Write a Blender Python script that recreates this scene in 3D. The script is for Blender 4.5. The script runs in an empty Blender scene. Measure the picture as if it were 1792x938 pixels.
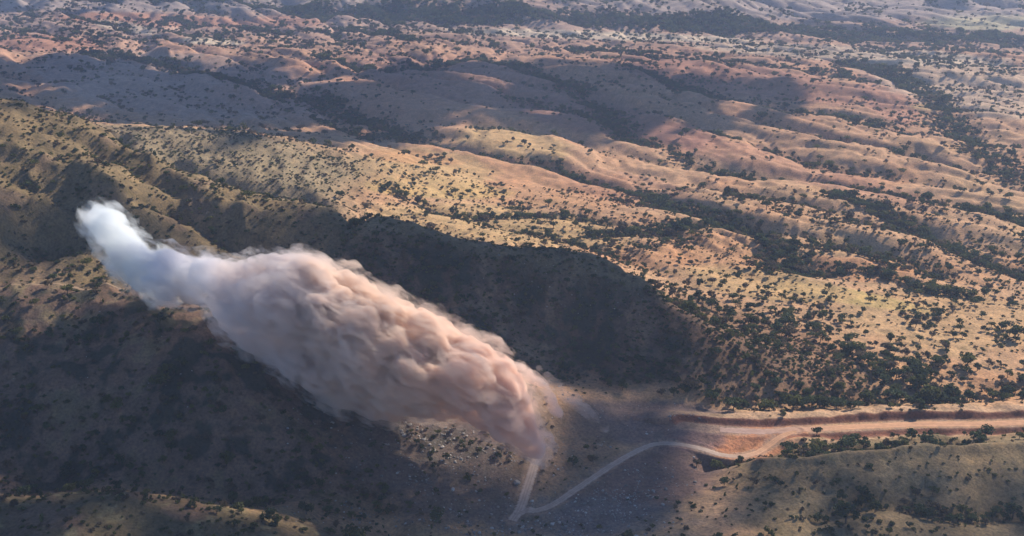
import bpy, math, random
import numpy as np
from mathutils import Vector

# ============================================================ camera, world, sun, exposure
F = 1921.0                      # focal length in photo pixels (photo 1792 x 938)
PITCH = math.radians(19.2)
HC = 350.0
SC = bpy.context.scene
HAZE_D = 0.000078
SUN_EL, SUN_AZ = math.radians(36), math.radians(47)

cam_d = bpy.data.cameras.new('camera'); cam = bpy.data.objects.new('camera', cam_d)
SC.collection.objects.link(cam); SC.camera = cam
cam.location = (0, 0, HC)
cam.rotation_euler = (math.pi/2-PITCH, 0, 0)
cam_d.sensor_width = 36; cam_d.lens = 36*F/1792
cam_d.clip_start = 1; cam_d.clip_end = 60000

W = bpy.data.worlds.new('World'); SC.world = W; W.use_nodes = True
nt = W.node_tree
sky = nt.nodes.new('ShaderNodeTexSky'); sky.sky_type = 'NISHITA'; sky.sun_disc = False
sky.sun_elevation = SUN_EL; sky.sun_rotation = SUN_AZ
sky.altitude = 1500; sky.air_density = 1.0; sky.dust_density = 0.3; sky.ozone_density = 4.0
nt.links.new(sky.outputs[0], nt.nodes['Background'].inputs[0])
nt.nodes['Background'].inputs[1].default_value = 0.09
sd = bpy.data.lights.new('sun', 'SUN'); so = bpy.data.objects.new('sun', sd); SC.collection.objects.link(so)
sd.energy = 4.6; sd.angle = math.radians(0.6); sd.color = (1.0, 0.87, 0.70)
SUN = Vector((math.sin(SUN_AZ)*math.cos(SUN_EL), math.cos(SUN_AZ)*math.cos(SUN_EL), math.sin(SUN_EL)))
so.rotation_euler = SUN.to_track_quat('Z', 'Y').to_euler(); so.location = SUN*500
SC.view_settings.view_transform = 'Standard'; SC.view_settings.look = 'None'
SC.view_settings.exposure = 0.70; SC.view_settings.gamma = 1.0
SC.cycles.use_denoising = True
SC.cycles.max_bounces = 12; SC.cycles.volume_bounces = 9; SC.cycles.diffuse_bounces = 2
SC.cycles.transparent_max_bounces = 16
SC.cycles.sample_clamp_indirect = 6
SC.cycles.volume_step_rate = 0.12; SC.cycles.volume_max_steps = 256

rng = np.random.default_rng(7); random.seed(7)

# ============================================================ noise
def _h(ix, iy, iz, s):
    n = (ix.astype(np.int64)*374761393 + iy.astype(np.int64)*668265263 + iz.astype(np.int64)*2147483647 % 1000003 + s*974711) & 0xffffffff
    n = ((n ^ (n >> 13))*1274126177) & 0xffffffff
    n = ((n ^ (n >> 16))*2246822519) & 0xffffffff
    return ((n ^ (n >> 15)) & 0xffffff)/float(0xffffff)*2-1
def vn(x, y, s=0):
    """2D gradient-like noise about -1..1"""
    ix = np.floor(x); iy = np.floor(y); fx = x-ix; fy = y-iy
    ux = fx*fx*fx*(fx*(fx*6-15)+10); uy = fy*fy*fy*(fy*(fy*6-15)+10)
    z = np.zeros_like(ix)
    def g(a, b):
        an = _h(ix+a, iy+b, z, s)*np.pi*2
        return np.cos(an)*(fx-a)+np.sin(an)*(fy-b)
    a = g(0,0); b = g(1,0); c = g(0,1); d = g(1,1)
    return 1.45*((a+(b-a)*ux)*(1-uy)+(c+(d-c)*ux)*uy)
def fbm(x, y, o=4, s=0, g=0.5):
    r = 0; a = 1.0; t = 0
    for k in range(o):
        r = r+a*vn(x*2**k+k*17.3, y*2**k-k*9.1, s+k); t += a; a *= g
    return r/t*1.3
def vn3(p, s=0):
    i = np.floor(p); f = p-i; u = f*f*(3-2*f)
    r = 0
    for a in (0, 1):
        for b in (0, 1):
            for c in (0, 1):
                w = (u[:,0] if a else 1-u[:,0])*(u[:,1] if b else 1-u[:,1])*(u[:,2] if c else 1-u[:,2])
                r = r+w*_h(i[:,0]+a, i[:,1]+b, (i[:,2]+c)*7919, s)
    return r
def ss(a, b, x):
    t = np.clip((x-a)/(b-a), 0, 1); return t*t*(3-2*t)

# ============================================================ photo pixel <-> world
CP, SP = math.cos(PITCH), math.sin(PITCH)
def ray(u, v):
    dv = 469.0-v
    return (u-896.0), F*CP+dv*SP, -F*SP+dv*CP
def at_z(u, v, z):
    a, b, c = ray(u, v); t = (z-HC)/c
    return a*t, b*t, z
def project(x, y, z):
    zz = z-HC
    fw = y*CP-zz*SP; up = y*SP+zz*CP
    return 896+F*x/fw, 469-F*up/fw

# ============================================================ terrain control points  (u, v, z)
CTRL = []
def pts(z, *uv):
    for u, v in uv: CTRL.append(at_z(u, v, z))
def line(*p, n=3):
    P = [at_z(*q) for q in p]
    for a, b in zip(P[:-1], P[1:]):
        for k in range(n):
            t = k/n; CTRL.append(tuple(a[i]+(b[i]-a[i])*t for i in range(3)))
    CTRL.append(P[-1])
# plain
pts(0, (1000,300),(1200,300),(1400,300),(1600,300),(1792,300),(1000,200),(1300,200),(1600,200),(1792,200),
    (300,150),(600,150),(900,150),(600,90),(900,90),(1200,110),(1500,110),(1792,120),(300,90),(0,90),(0,150),(2000,300),(2000,200),(2000,110),(-200,90))
pts(4, (900,350),(1100,380),(1300,400),(1500,400),(1700,400),(1300,480),(1500,480),(1700,480),(1900,450),(1950,560))
pts(5, (1000,410),(1150,440),(1400,540),(1600,560),(1792,560),(1350,520))
pts(7, (1500,620),(1650,620),(1792,640),(1600,680),(1792,690),(1480,700),(2000,640))
pts(-10, (700,32),(1000,44),(1300,56),(1600,66),(1792,74),(400,20),(0,10),(2000,80),(-200,5))
pts(22, (1100,0),(1300,2),(1500,0),(1792,-2),(700,-5),(300,-12),(0,-15),(2000,0),(-200,-15))
pts(10, (1700,40),(1250,25),(1450,22))
pts(14, (300,222),(150,200),(0,170),(450,232),(560,245))
pts(10, (700,255),(800,300),(-200,170))
for x in (-6000,-3000,0,3000,6000): CTRL += [(x, 6500, 260), (x, 12000, 200)]
for x in (-4500, -2600, 2800, 4500): CTRL += [(x, 3200, 30), (x, 1500, 40)]
# hill D
line((215,243,92),(330,238,92),(430,245,85),(500,258,72),(560,268,60),(640,280,45),(720,292,30))
pts(66, (450,300)); pts(50, (550,335)); pts(34, (620,345)); pts(22, (720,340)); pts(12, (830,330)); pts(80, (330,270)); pts(16, (760,380)); pts(12,(850,410))
# hill C and crest of ridge A
line((-150,160,190),(0,180,180),(60,192,172),(120,207,166),(200,238,150),(250,270,139),(300,300,130),(350,318,125),(440,345,118),(540,368,112),
     (600,383,110),(680,395,105),(740,410,99),(800,425,92),(850,440,85),(900,446,82),(950,445,81),(1010,443,78),(1060,460,70),(1110,490,61),(1160,530,50),
     (1220,566,40),(1300,605,27),(1400,660,15), n=3)
# behind ridge A / C
for u, v, z, dy, dz in ((0,180,180,170,55),(120,207,166,150,60),(250,270,139,130,60),(350,318,125,120,60),(440,345,118,120,58),(540,368,112,110,55),(680,395,105,110,60),(850,440,85,100,50),(1010,443,78,95,52),(1110,490,61,80,42),(1220,566,40,70,28)):
    x, y, zz = at_z(u, v, z); CTRL.append((x*(1+dy/y), y+dy, zz-dz)); CTRL.append((x*(1+dy/y/2.2), y+dy/2.2, zz-dz*.38))
# slopes of C
pts(150, (0,290),(80,285)); pts(147, (100,300),(150,304)); pts(139, (205,335)); pts(138, (0,350)); pts(125, (100,380),(0,400)); pts(118, (190,400)); pts(108, (100,450),(0,460)); pts(100,(200,470))
pts(112, (300,380)); pts(97, (300,440)); pts(99, (450,420)); pts(120, (300,335)); pts(106,(380,390)); pts(146,(180,270)); pts(168,(50,230)); pts(86,(430,465)); pts(112,(-150,450)); pts(170,(-150,300))
# near face of A
pts(77, (640,500)); pts(60, (800,560)); pts(88,(560,440)); pts(46, (900,560)); pts(50,(1000,540)); pts(28, (1000,600)); pts(12, (1000,672),(1100,700)); pts(34,(1100,590)); pts(18,(1180,650)); pts(14,(1300,680)); pts(9, (1200,712),(1300,716),(1400,712))
for x, y, z in ((-120,722,54),(-200,730,74),(-60,716,42),(-10,708,30),(20,700,20),(-260,735,84),(-330,740,88)): CTRL.append((x,y,z))
# hill B crest and face
line((-150,500,102),(0,505,98),(100,501,98),(200,505,96),(270,515,92),(340,528,86),(420,545,79),(520,572,70),(640,602,58),(760,640,44),(880,672,31),(1000,694,18),(1070,713,11), n=3)
pts(78, (0,600),(200,600)); pts(72,(380,620)); pts(60, (60,680),(250,690)); pts(50,(420,720)); pts(40, (100,770),(300,780)); pts(33,(520,780)); pts(22, (100,850),(300,862)); pts(14,(450,880)); pts(20,(650,800)); pts(40,(560,700)); pts(28,(700,730)); pts(8,(620,890)); pts(16,(820,790)); pts(10,(780,860)); pts(4,(800,910))
pts(27,(-150,860))
# quarry, road junction, switchback
pts(8, (1080,740),(1150,740),(1250,730),(1200,760),(1300,760)); pts(10,(1000,760)); pts(13,(960,780)); pts(14,(942,800)); pts(16,(930,760)); pts(11,(880,830)); pts(9,(1000,810)); pts(7,(1100,800)); pts(4,(930,890),(1000,870)); pts(3,(1050,870),(1100,850),(1200,830)); pts(1,(900,925),(1000,938),(1100,910),(700,938))
pts(5, (1300,797),(1240,790)); pts(6,(1400,748),(1600,742),(1792,740),(2000,740)); pts(8,(1600,722),(1792,722))
# hill E
line((-150,895,54),(0,884,52),(150,867,50),(300,879,45),(450,904,34),(600,938,18), n=3)
pts(50,(0,938),(150,938)); pts(42,(300,938)); pts(48,(80,1100)); pts(30,(450,1050)); pts(8,(900,1050))
for x, y, z in ((-190,528,34),(-120,535,24),(-60,540,12)): CTRL.append((x,y,z))
# hills F
line((1330,806,15),(1430,803,19),(1480,797,21),(1540,790,22),(1600,783,22),(1680,783,21),(1792,776,20),(1950,770,20), n=3)
line((1390,770,10),(1450,764,11),(1500,770,11),(1560,772,10),(1600,765,11),(1680,765,10),(1750,762,9), n=2)
pts(3,(1340,790),(1450,788)); pts(8,(1560,778)); pts(15,(1450,850),(1600,850)); pts(12,(1350,850)); pts(4,(1250,830)); pts(10,(1500,938),(1250,880),(1350,938),(1700,938)); pts(9,(1792,880),(1700,890)); pts(14,(1792,830)); pts(5,(1180,880)); pts(14,(1200,938)); pts(8,(1500,1050),(1800,1100))
CTRL += [(-200,100,60),(200,100,20),(0,0,60),(0,-600,90),(-700,300,90),(700,300,40),(-900,800,230),(900,900,20)]

CT = np.array(CTRL, dtype=float)
# plume of points closer than a couple of metres would make the solve stiff: merge
keep = []
for i, c in enumerate(CT):
    if all((CT[j,0]-c[0])**2+(CT[j,1]-c[1])**2 > 9 for j in keep): keep.append(i)
CT = CT[keep]
def warp(x, y):
    yy = y+40.0
    r = np.sqrt(x*x+yy*yy)+1e-6
    return np.arctan2(x, yy), np.log(np.maximum(r, 30))
RC = 0.012
def solve():
    a, b = warp(CT[:,0], CT[:,1])
    D = np.sqrt((a[:,None]-a)**2+(b[:,None]-b)**2+RC*RC)
    n = len(a)
    A = np.zeros((n+1, n+1)); A[:n,:n] = D-np.eye(n)*0.004; A[:n,n] = 1; A[n,:n] = 1
    w = np.linalg.solve(A, np.append(CT[:,2], 0))
    return a, b, w
CA, CB, CW = solve()
def base_h(x, y):
    x = np.asarray(x, float); y = np.asarray(y, float)
    sh = x.shape; a, b = warp(x.ravel(), y.ravel()); out = np.empty_like(a)
    for i in range(0, len(a), 20000):
        D = np.sqrt((a[i:i+20000,None]-CA)**2+(b[i:i+20000,None]-CB)**2+RC*RC)
        out[i:i+20000] = D@CW[:-1]+CW[-1]
    return out.reshape(sh)

def march(u, v, hf, step=1.006):
    """first point of the ground along the ray of a photo pixel (vectorised)"""
    u = np.asarray(u, float); v = np.asarray(v, float)
    a, b, c = ray(u, v)
    y = np.full(u.shape, 380.0); done = np.zeros(u.shape, bool); lo = y.copy()
    for _ in range(480):
        t = y/b; z = HC+c*t
        hit = (hf(a*t, y) > z) & ~done
        done |= hit
        if done.all(): break
        lo = np.where(done, lo, y); y = np.where(done, y, y*step)
    hi = y
    for _ in range(7):
        m = (lo+hi)/2; t = m/b; up = hf(a*t, m) > HC+c*t
        hi = np.where(up, m, hi); lo = np.where(up, lo, m)
    return a*hi/b, hi

def poly(ptsuv, hf=base_h):
    q = np.array(ptsuv, float); x, y = march(q[:,0], q[:,1], hf)
    return np.stack([x, y], 1)
def smooth(P, n=8):
    P = np.asarray(P, float); Q = [P[0]]
    E = np.vstack([2*P[0]-P[1], P, 2*P[-1]-P[-2]])
    for i in range(1, len(E)-2):
        p0, p1, p2, p3 = E[i-1:i+3]
        for k in range(1, n+1):
            t = k/n
            Q.append(.5*((2*p1)+(-p0+p2)*t+(2*p0-5*p1+4*p2-p3)*t*t+(-p0+3*p1-3*p2+p3)*t**3))
    return np.array(Q)
def dist_poly(x, y, P, R=1e9, val=None):
    """distance, signed side, interpolated value along a polyline"""
    d = np.full(x.shape, 1e9); s = np.zeros(x.shape); V = np.zeros(x.shape)
    x0, x1, y0, y1 = P[:,0].min()-R, P[:,0].max()+R, P[:,1].min()-R, P[:,1].max()+R
    m = (x > x0)&(x < x1)&(y > y0)&(y < y1)
    xx = x[m]; yy = y[m]
    dd = np.full(xx.shape, 1e9); s2 = np.zeros(xx.shape); v2 = np.zeros(xx.shape)
    for i in range(len(P)-1):
        ax, ay = P[i,:2]; bx, by = P[i+1,:2]; ex, ey = bx-ax, by-ay; L = ex*ex+ey*ey+1e-9
        t = np.clip(((xx-ax)*ex+(yy-ay)*ey)/L, 0, 1)
        q = np.hypot(xx-ax-ex*t, yy-ay-ey*t); k = q < dd
        dd = np.where(k, q, dd); s2 = np.where(k, np.sign(ex*(yy-ay)-ey*(xx-ax)), s2)
        if val is not None: v2 = np.where(k, val[i]+(val[i+1]-val[i])*t, v2)
    d[m] = dd; s[m] = s2; V[m] = v2
    return d, s, V

# ---- drainage lines of the plain: (depth m, half width m, tree weight, pixels)
GUL = [
 (12, 40, 1.0, [(160,92),(300,112),(400,140),(480,160),(560,172),(620,200),(700,225),(750,248)]),
 (9, 20, 1.0, [(740,248),(830,270),(900,282),(960,290),(1030,312),(1100,330),(1180,360),(1260,382),(1330,412),(1370,445),(1400,470)]),
 (12, 34, 1.0, [(560,105),(700,120),(830,100),(930,130),(1010,160),(1060,200),(1100,245)]),
 (9, 22, 1.0, [(1090,243),(1160,262),(1230,288),(1330,310),(1420,322),(1520,335),(1640,362),(1720,378),(1792,392),(1900,410)]),
 (8, 16, 1.0, [(1440,345),(1530,372),(1590,398),(1660,430),(1730,462),(1792,478),(1900,500)]),
 (9, 90, 1.0, [(0,4),(300,14),(520,22),(700,32),(850,38),(1000,44),(1150,48),(1300,54),(1450,60),(1600,66),(1792,74),(1950,80)]),
 (10, 34, 1.0, [(1100,120),(1200,150),(1290,180),(1370,192),(1450,196),(1530,215),(1580,235)]),
 (9, 40, 0.9, [(1480,108),(1560,128),(1620,160),(1660,195),(1690,240),(1740,285),(1800,320)]),
 (7, 16, 0.8, [(1330,215),(1400,235),(1480,250),(1560,270),(1640,290)]),
 (7, 16, 0.8, [(1230,232),(1290,252),(1350,262),(1420,280),(1500,300),(1560,305)]),
 (6, 18, 0.8, [(1040,415),(1110,408),(1180,404),(1240,398),(1300,408)]),
 (5, 14, 0.6, [(1180,395),(1290,402),(1380,432),(1470,440),(1560,470),(1640,478)]),
 (5, 12, 0.6, [(760,372),(850,380),(930,375),(1000,380),(1060,392)]),
 (7, 25, 0.9, [(560,215),(640,232),(720,248)]),
 (6, 30, 0.8, [(300,40),(430,52),(560,62),(660,60),(720,80)]),
 (6, 26, 0.7, [(880,170),(960,185),(1030,205),(1100,225)]),
 (6, 30, 0.7, [(1000,85),(1150,100),(1300,112),(1440,125),(1560,150)]),
 (4, 14, 0.7, [(1440,470),(1520,478),(1600,500),(1700,520)]),
 (5, 14, 0.9, [(1100,700),(1220,712),(1300,706),(1400,700),(1500,696),(1600,700),(1700,690),(1792,680)]),
 (4, 12, 0.7, [(1250,795),(1350,790),(1420,785),(1480,778),(1540,782)]),
 (4, 9, 0.8, [(1430,850),(1520,870),(1600,888),(1680,902),(1760,900),(1850,895)]),
 (10, 9, 0.5, [(206,345),(262,352),(330,385),(420,432),(500,450)]),
 (7, 9, 0.5, [(20,315),(100,335),(170,355),(215,385)]),
 (6, 8, 0.4, [(60,225),(140,250),(200,280),(250,310),(300,340)]),
 (6, 7, 0.9, [(1235,812),(1300,803),(1380,798),(1450,789),(1500,783),(1560,777),(1650,776),(1705,770)]),
 (-4, 5, 0, [(1330,812),(1430,808),(1480,801),(1540,795),(1600,789),(1680,788),(1792,780)]),
 (-3, 5, 0, [(1370,772),(1440,768),(1500,774),(1560,778),(1600,770),(1680,769)]),
 (-7, 9, 0, [(0,272),(60,286),(110,298),(150,303),(203,333)]),
 (-6, 9, 0, [(150,240),(215,265),(270,290),(330,335),(400,372),(480,392)]),
 (5, 8, 0.6, [(1430,905),(1500,880),(1560,862),(1620,850)]),
 (5, 16, 0.5, [(0,478),(80,470),(150,480),(220,470)]),
 (13, 11, 0.7, [(205,240),(235,262),(290,290),(360,310),(450,335),(560,362),(620,378)]),
]
GP = [(d, w, tw, smooth(poly(p), 3)) for d, w, tw, p in GUL]

# ---- roads: (u, v) pixels
HAUL = smooth(poly([(2100,738),(1950,739),(1792,741),(1700,742),(1600,743),(1520,746),(1450,749),(1390,753),(1330,756),(1260,752),(1200,745)]), 6)
LINK = smooth(poly([(1392,754),(1366,764),(1345,780),(1322,793),(1296,798),(1262,796),(1236,788),(1205,780),(1170,776),(1140,779),(1105,794),(1070,815),(1035,838),(1000,862),(970,882),(945,892),(918,896),(900,900)]), 6)
UP = smooth(poly([(896,912),(908,894),(915,878),(920,862),(928,838),(934,818),(940,800),(944,784)]), 6)
def road_z(P):
    z = base_h(P[:,0], P[:,1]); k = np.ones(9)/9
    return np.convolve(np.pad(z, 4, 'edge'), k, 'valid')
HZ, LZ, UZ = road_z(HAUL), road_z(LINK), road_z(UP)
ROADS = [(HAUL, HZ, 5.2), (LINK, LZ, 3.6), (UP, UZ, 3.6)]
QUARRY = poly([(1040,708),(1120,712),(1200,724),(1300,735),(1370,750),(1340,775),(1290,796),(1200,778),(1130,775),(1080,770),(1060,745)])
PAD_C = poly([(1280,770)])[0]

def blob(u, v, cu, cv, ru, rv, ang=0):
    a = math.radians(ang); du = u-cu; dv = v-cv
    p = du*math.cos(a)+dv*math.sin(a); q = -du*math.sin(a)+dv*math.cos(a)
    return np.exp(-((p/ru)**2+(q/rv)**2)**1.5)
def spurs(x, y):
    """long low interfluves of the plain, running away to the left"""
    a = math.radians(37)
    wx = x+80*vn(x/420, y/420, 51)+22*vn(x/110,y/110,53); wy = y+60*vn(x/420, y/420, 52)
    c = wx*math.cos(a)+wy*math.sin(a); l = -wx*math.sin(a)+wy*math.cos(a)
    n = vn(c/120, l/480, 60)
    n2 = vn(c/40, l/110+.3*n, 61)
    return np.minimum(np.sqrt(n*n+.004)*2.3, 1.1)+np.minimum(np.sqrt(n2*n2+.006)*2.2, 1)*0.36, np.exp(-(n/.10)**2)*1.0+np.exp(-(n2/.09)**2)*.35

def height(x, y):
    x = np.asarray(x, float); y = np.asarray(y, float)
    b = base_h(x, y)
    R = np.hypot(x, y)
    hill = ss(24, 62, b)*ss(2600, 1500, y)
    plain = (1-hill)*ss(860, 1050, y)
    uf, vf = project(x, np.maximum(y, 200), b)
    plain = plain*(1-.75*np.minimum(blob(uf, vf, 850, 345, 340, 60, 7)*(y > 850), 1))
    z = b+plain*(spurs(x, y)[0]-.6)*(13.0+6.0*ss(1100, 2200, y))
    far = ss(2700, 3400, y)
    z = z+far*(fbm(x/700, y/700, 5, 80)*55+25*(1-np.abs(vn(x/330,y/330,83)*2)))
    z = z+plain*(1-far)*((1-np.abs(vn(x/19+.4*vn(x/31,y/31,8), y/30, 104))*2)*1.3+fbm(x/11,y/11,3,105)*.5)
    near = 1-ss(860, 1050, y)
    z = z+near*(fbm(x/45, y/45, 5, 90, .6)*1.8+(1-np.abs(vn(x/17, y/24, 91))*2)*.6*ss(100, 170, x))*(1-0.5*hill)
    # hill flutes
    z = z+hill*((1-np.abs(vn(x/34+.3*vn(x/20,y/20,4), y/70, 100))*2.4)*2.6+fbm(x/60, y/60, 4, 101)*3.0+(1-np.abs(vn(x/15, y/22, 102))*2)*0.9+(1-np.abs(vn(x/24+.4*vn(x/30,y/30,7), y/60, 103))*2.2)*1.6)
    for d, w, tw, P in GP:
        dd, _, _ = dist_poly(x, y, P, w*3)
        z = z-d*np.exp(-(dd/w)**2)*0.9
    z = z+fbm(x/9, y/9, 3, 110)*0.45*ss(1500, 900, y)
    # roads, cut bank and ditch
    d, s, V = dist_poly(x, y, HAUL, 60, HZ)
    along = ss(60, 100, x)
    # s < 0: far side (line is walked from right to left)
    farside = s < 0
    flat = ss(11, 6, d)
    z = z*(1-flat)+V*flat
    wob = 1+.35*vn(x/14, y/14, 120)
    z = z+np.where(farside, ss(6.0, 11.5, d)*ss(45, 16, d)*3.9*wob*ss(20, 90, x), 0)
    z = z-np.where(~farside, ss(5.8, 10.5, d)*ss(24, 13, d)*3.2*wob*ss(150, 200, x), 0)
    for P, Z, w in ROADS[1:]:
        d, s, V = dist_poly(x, y, P, 40, Z)
        f = ss(w+5, w+.5, d); z = z*(1-f)+V*f
        z = z+np.exp(-((d-w-2.2)/1.3)**2)*0.7
    return z

# ============================================================ helpers for objects
def link(o): SC.collection.objects.link(o); return o
def tag(o, label=None, cat=None, group=None, kind=None):
    if label: o['label'] = label
    if cat: o['category'] = cat
    if group: o['group'] = group
    if kind: o['kind'] = kind
    return o
def mesh_np(name, V, Fq, smooth_=True):
    """V (n,3), Fq (m,k) -> mesh"""
    me = bpy.data.meshes.new(name); V = np.asarray(V, np.float32); Fq = np.asarray(Fq, np.int32)
    n, k = Fq.shape
    me.vertices.add(len(V)); me.vertices.foreach_set('co', V.ravel())
    me.loops.add(n*k); me.loops.foreach_set('vertex_index', Fq.ravel())
    me.polygons.add(n); me.polygons.foreach_set('loop_start', np.arange(0, n*k, k, dtype=np.int32))
    me.polygons.foreach_set('loop_total', np.full(n, k, np.int32))
    me.polygons.foreach_set('use_smooth', np.full(n, smooth_, bool))
    me.update(calc_edges=True); return me
def col_attr(me, name, C):
    a = me.color_attributes.new(name, 'FLOAT_COLOR', 'POINT')
    A = np.ones((len(me.vertices), 4), np.float32); A[:,:3] = C; a.data.foreach_set('color', A.ravel())
def f_attr(me, name, v):
    a = me.attributes.new(name, 'FLOAT', 'POINT'); a.data.foreach_set('value', np.asarray(v, np.float32))
class M:
    def __init__(s, name):
        s.m = bpy.data.materials.new(name); s.m.use_nodes = True; s.t = s.m.node_tree; s.n = s.t.nodes
        s.b = s.n.get('Principled BSDF'); s.out = s.n.get('Material Output')
    def new(s, t, **k):
        q = s.n.new(t)
        for a, b in k.items(): setattr(q, a, b)
        return q
    def l(s, a, b): s.t.links.new(a, b)
    def noise(s, scale, detail=4, rough=.6, vec=None, dist=0):
        q = s.new('ShaderNodeTexNoise'); q.inputs['Scale'].default_value = scale; q.inputs['Detail'].default_value = detail
        q.inputs['Roughness'].default_value = rough; q.inputs['Distortion'].default_value = dist
        if vec: s.l(vec, q.inputs['Vector'])
        return q.outputs['Fac']
    def ramp(s, fac, *st):
        q = s.new('ShaderNodeValToRGB'); e = q.color_ramp.elements
        while len(e) < len(st): e.new(0.5)
        for el, (p, c) in zip(e, st): el.position = p; el.color = (*c, 1) if len(c) == 3 else c
        s.l(fac, q.inputs[0]); return q.outputs[0]
    def mix(s, fac, a, b, mode='MIX'):
        q = s.new('ShaderNodeMix', data_type='RGBA', blend_type=mode)
        for sock, v in ((q.inputs[0], fac), (q.inputs[6], a), (q.inputs[7], b)):
            if isinstance(v, (int, float)): sock.default_value = v
            elif isinstance(v, tuple): sock.default_value = (*v, 1)
            else: s.l(v, sock)
        return q.outputs[2]
    def math(s, op, a, b=None):
        q = s.new('ShaderNodeMath', operation=op)
        for sock, v in zip(q.inputs, (a, b)):
            if v is None: continue
            if isinstance(v, (int, float)): sock.default_value = v
            else: s.l(v, sock)
        return q.outputs[0]

# ============================================================ terrain mesh
th_in = np.linspace(-0.62, 0.62, 780)
th = np.concatenate([np.linspace(-1.9, -0.63, 60), th_in, np.linspace(0.63, 1.9, 60)])
rr = np.concatenate([np.linspace(20, 400, 40)[:-1], np.exp(np.linspace(math.log(400), math.log(900), 620)),
                     np.exp(np.linspace(math.log(900), math.log(4200), 620))[1:], np.exp(np.linspace(math.log(4200), math.log(26000), 60))[1:]])
TH, RR = np.meshgrid(th, rr)
X = RR*np.sin(TH); Y = RR*np.cos(TH)
Z = height(X, Y)
nr, nth = X.shape
idx = np.arange(nr*nth).reshape(nr, nth)
quads = np.stack([idx[:-1,:-1], idx[:-1,1:], idx[1:,1:], idx[1:,:-1]], -1).reshape(-1, 4)[:, ::-1]
me_t = mesh_np('terrain', np.stack([X, Y, Z], -1).reshape(-1, 3), quads)

# fast height lookup on the terrain grid
lr = np.log(rr)
def gh(x, y):
    """height of the terrain mesh by bilinear lookup"""
    x = np.asarray(x, float); y = np.asarray(y, float)
    t = np.arctan2(x, y); r = np.clip(np.hypot(x, y), rr[0], rr[-1]*.999); t = np.clip(t, th[0], th[-1]-1e-6)
    i = np.clip(np.searchsorted(rr, r)-1, 0, nr-2); j = np.clip(np.searchsorted(th, t)-1, 0, nth-2)
    fr = (r-rr[i])/(rr[i+1]-rr[i]); ft = (t-th[j])/(th[j+1]-th[j])
    return (Z[i,j]*(1-fr)+Z[i+1,j]*fr)*(1-ft)+(Z[i,j+1]*(1-fr)+Z[i+1,j+1]*fr)*ft

# ---------------- soil colour of every spot of ground, with far haze mixed in, and vegetation density
SAND=(.44,.275,.165); ORANGE=(.43,.215,.11); PINK=(.38,.20,.14); STRAW=(.43,.29,.15); OLIVE=(.20,.17,.085); YEL=(.50,.38,.14)
BROWN=(.15,.10,.075); DARK=(.085,.06,.055); PURPLE=(.19,.135,.12); PALE=(.50,.42,.33); RED=(.17,.07,.05); GREYP=(.30,.25,.24)
CB_ = [ # u v ru rv ang colour weight  (spots in the ground, found by where the photo shows them)
 (950,330,200,40,5,ORANGE,.4),(1100,330,150,30,10,PINK,.4),(760,290,120,30,8,STRAW,.8),(760,330,150,18,3,YEL,.45),(880,395,240,35,5,STRAW,.9),(720,300,130,30,5,STRAW,.7),(720,275,90,12,5,ORANGE,.5),
 (1350,285,300,22,14,PINK,.6),(1560,170,70,45,35,PINK,.9),(1630,187,40,8,0,STRAW,.9),(1720,38,110,16,0,(.36,.32,.22),1),
 (1270,450,130,40,8,ORANGE,.5),(1500,470,110,22,6,ORANGE,.7),(1480,518,150,14,10,YEL,.8),(1350,500,160,30,8,STRAW,.8),(1650,560,200,60,5,STRAW,.5),
 (280,35,200,12,2,PINK,.9),(500,38,70,12,0,PINK,.8),(60,75,140,16,2,PINK,.9),(330,150,300,60,5,GREYP,.6),(600,170,250,60,8,PINK,.4),
 (1050,62,300,8,2,PALE,.8),(1500,95,300,14,3,PALE,.6),(1700,150,200,50,10,PALE,.5),(220,48,60,10,10,PALE,.6),(370,72,60,7,3,PALE,.9),(1480,5,500,30,0,GREYP,.8),
 (300,5,400,16,0,GREYP,.8),(900,250,110,28,8,STRAW,.9),(1080,215,200,30,10,(.26,.13,.10),.8),(1300,140,250,30,8,(.26,.13,.10),.7),
 (860,150,280,40,10,(.28,.16,.13),.7),
]
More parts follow.
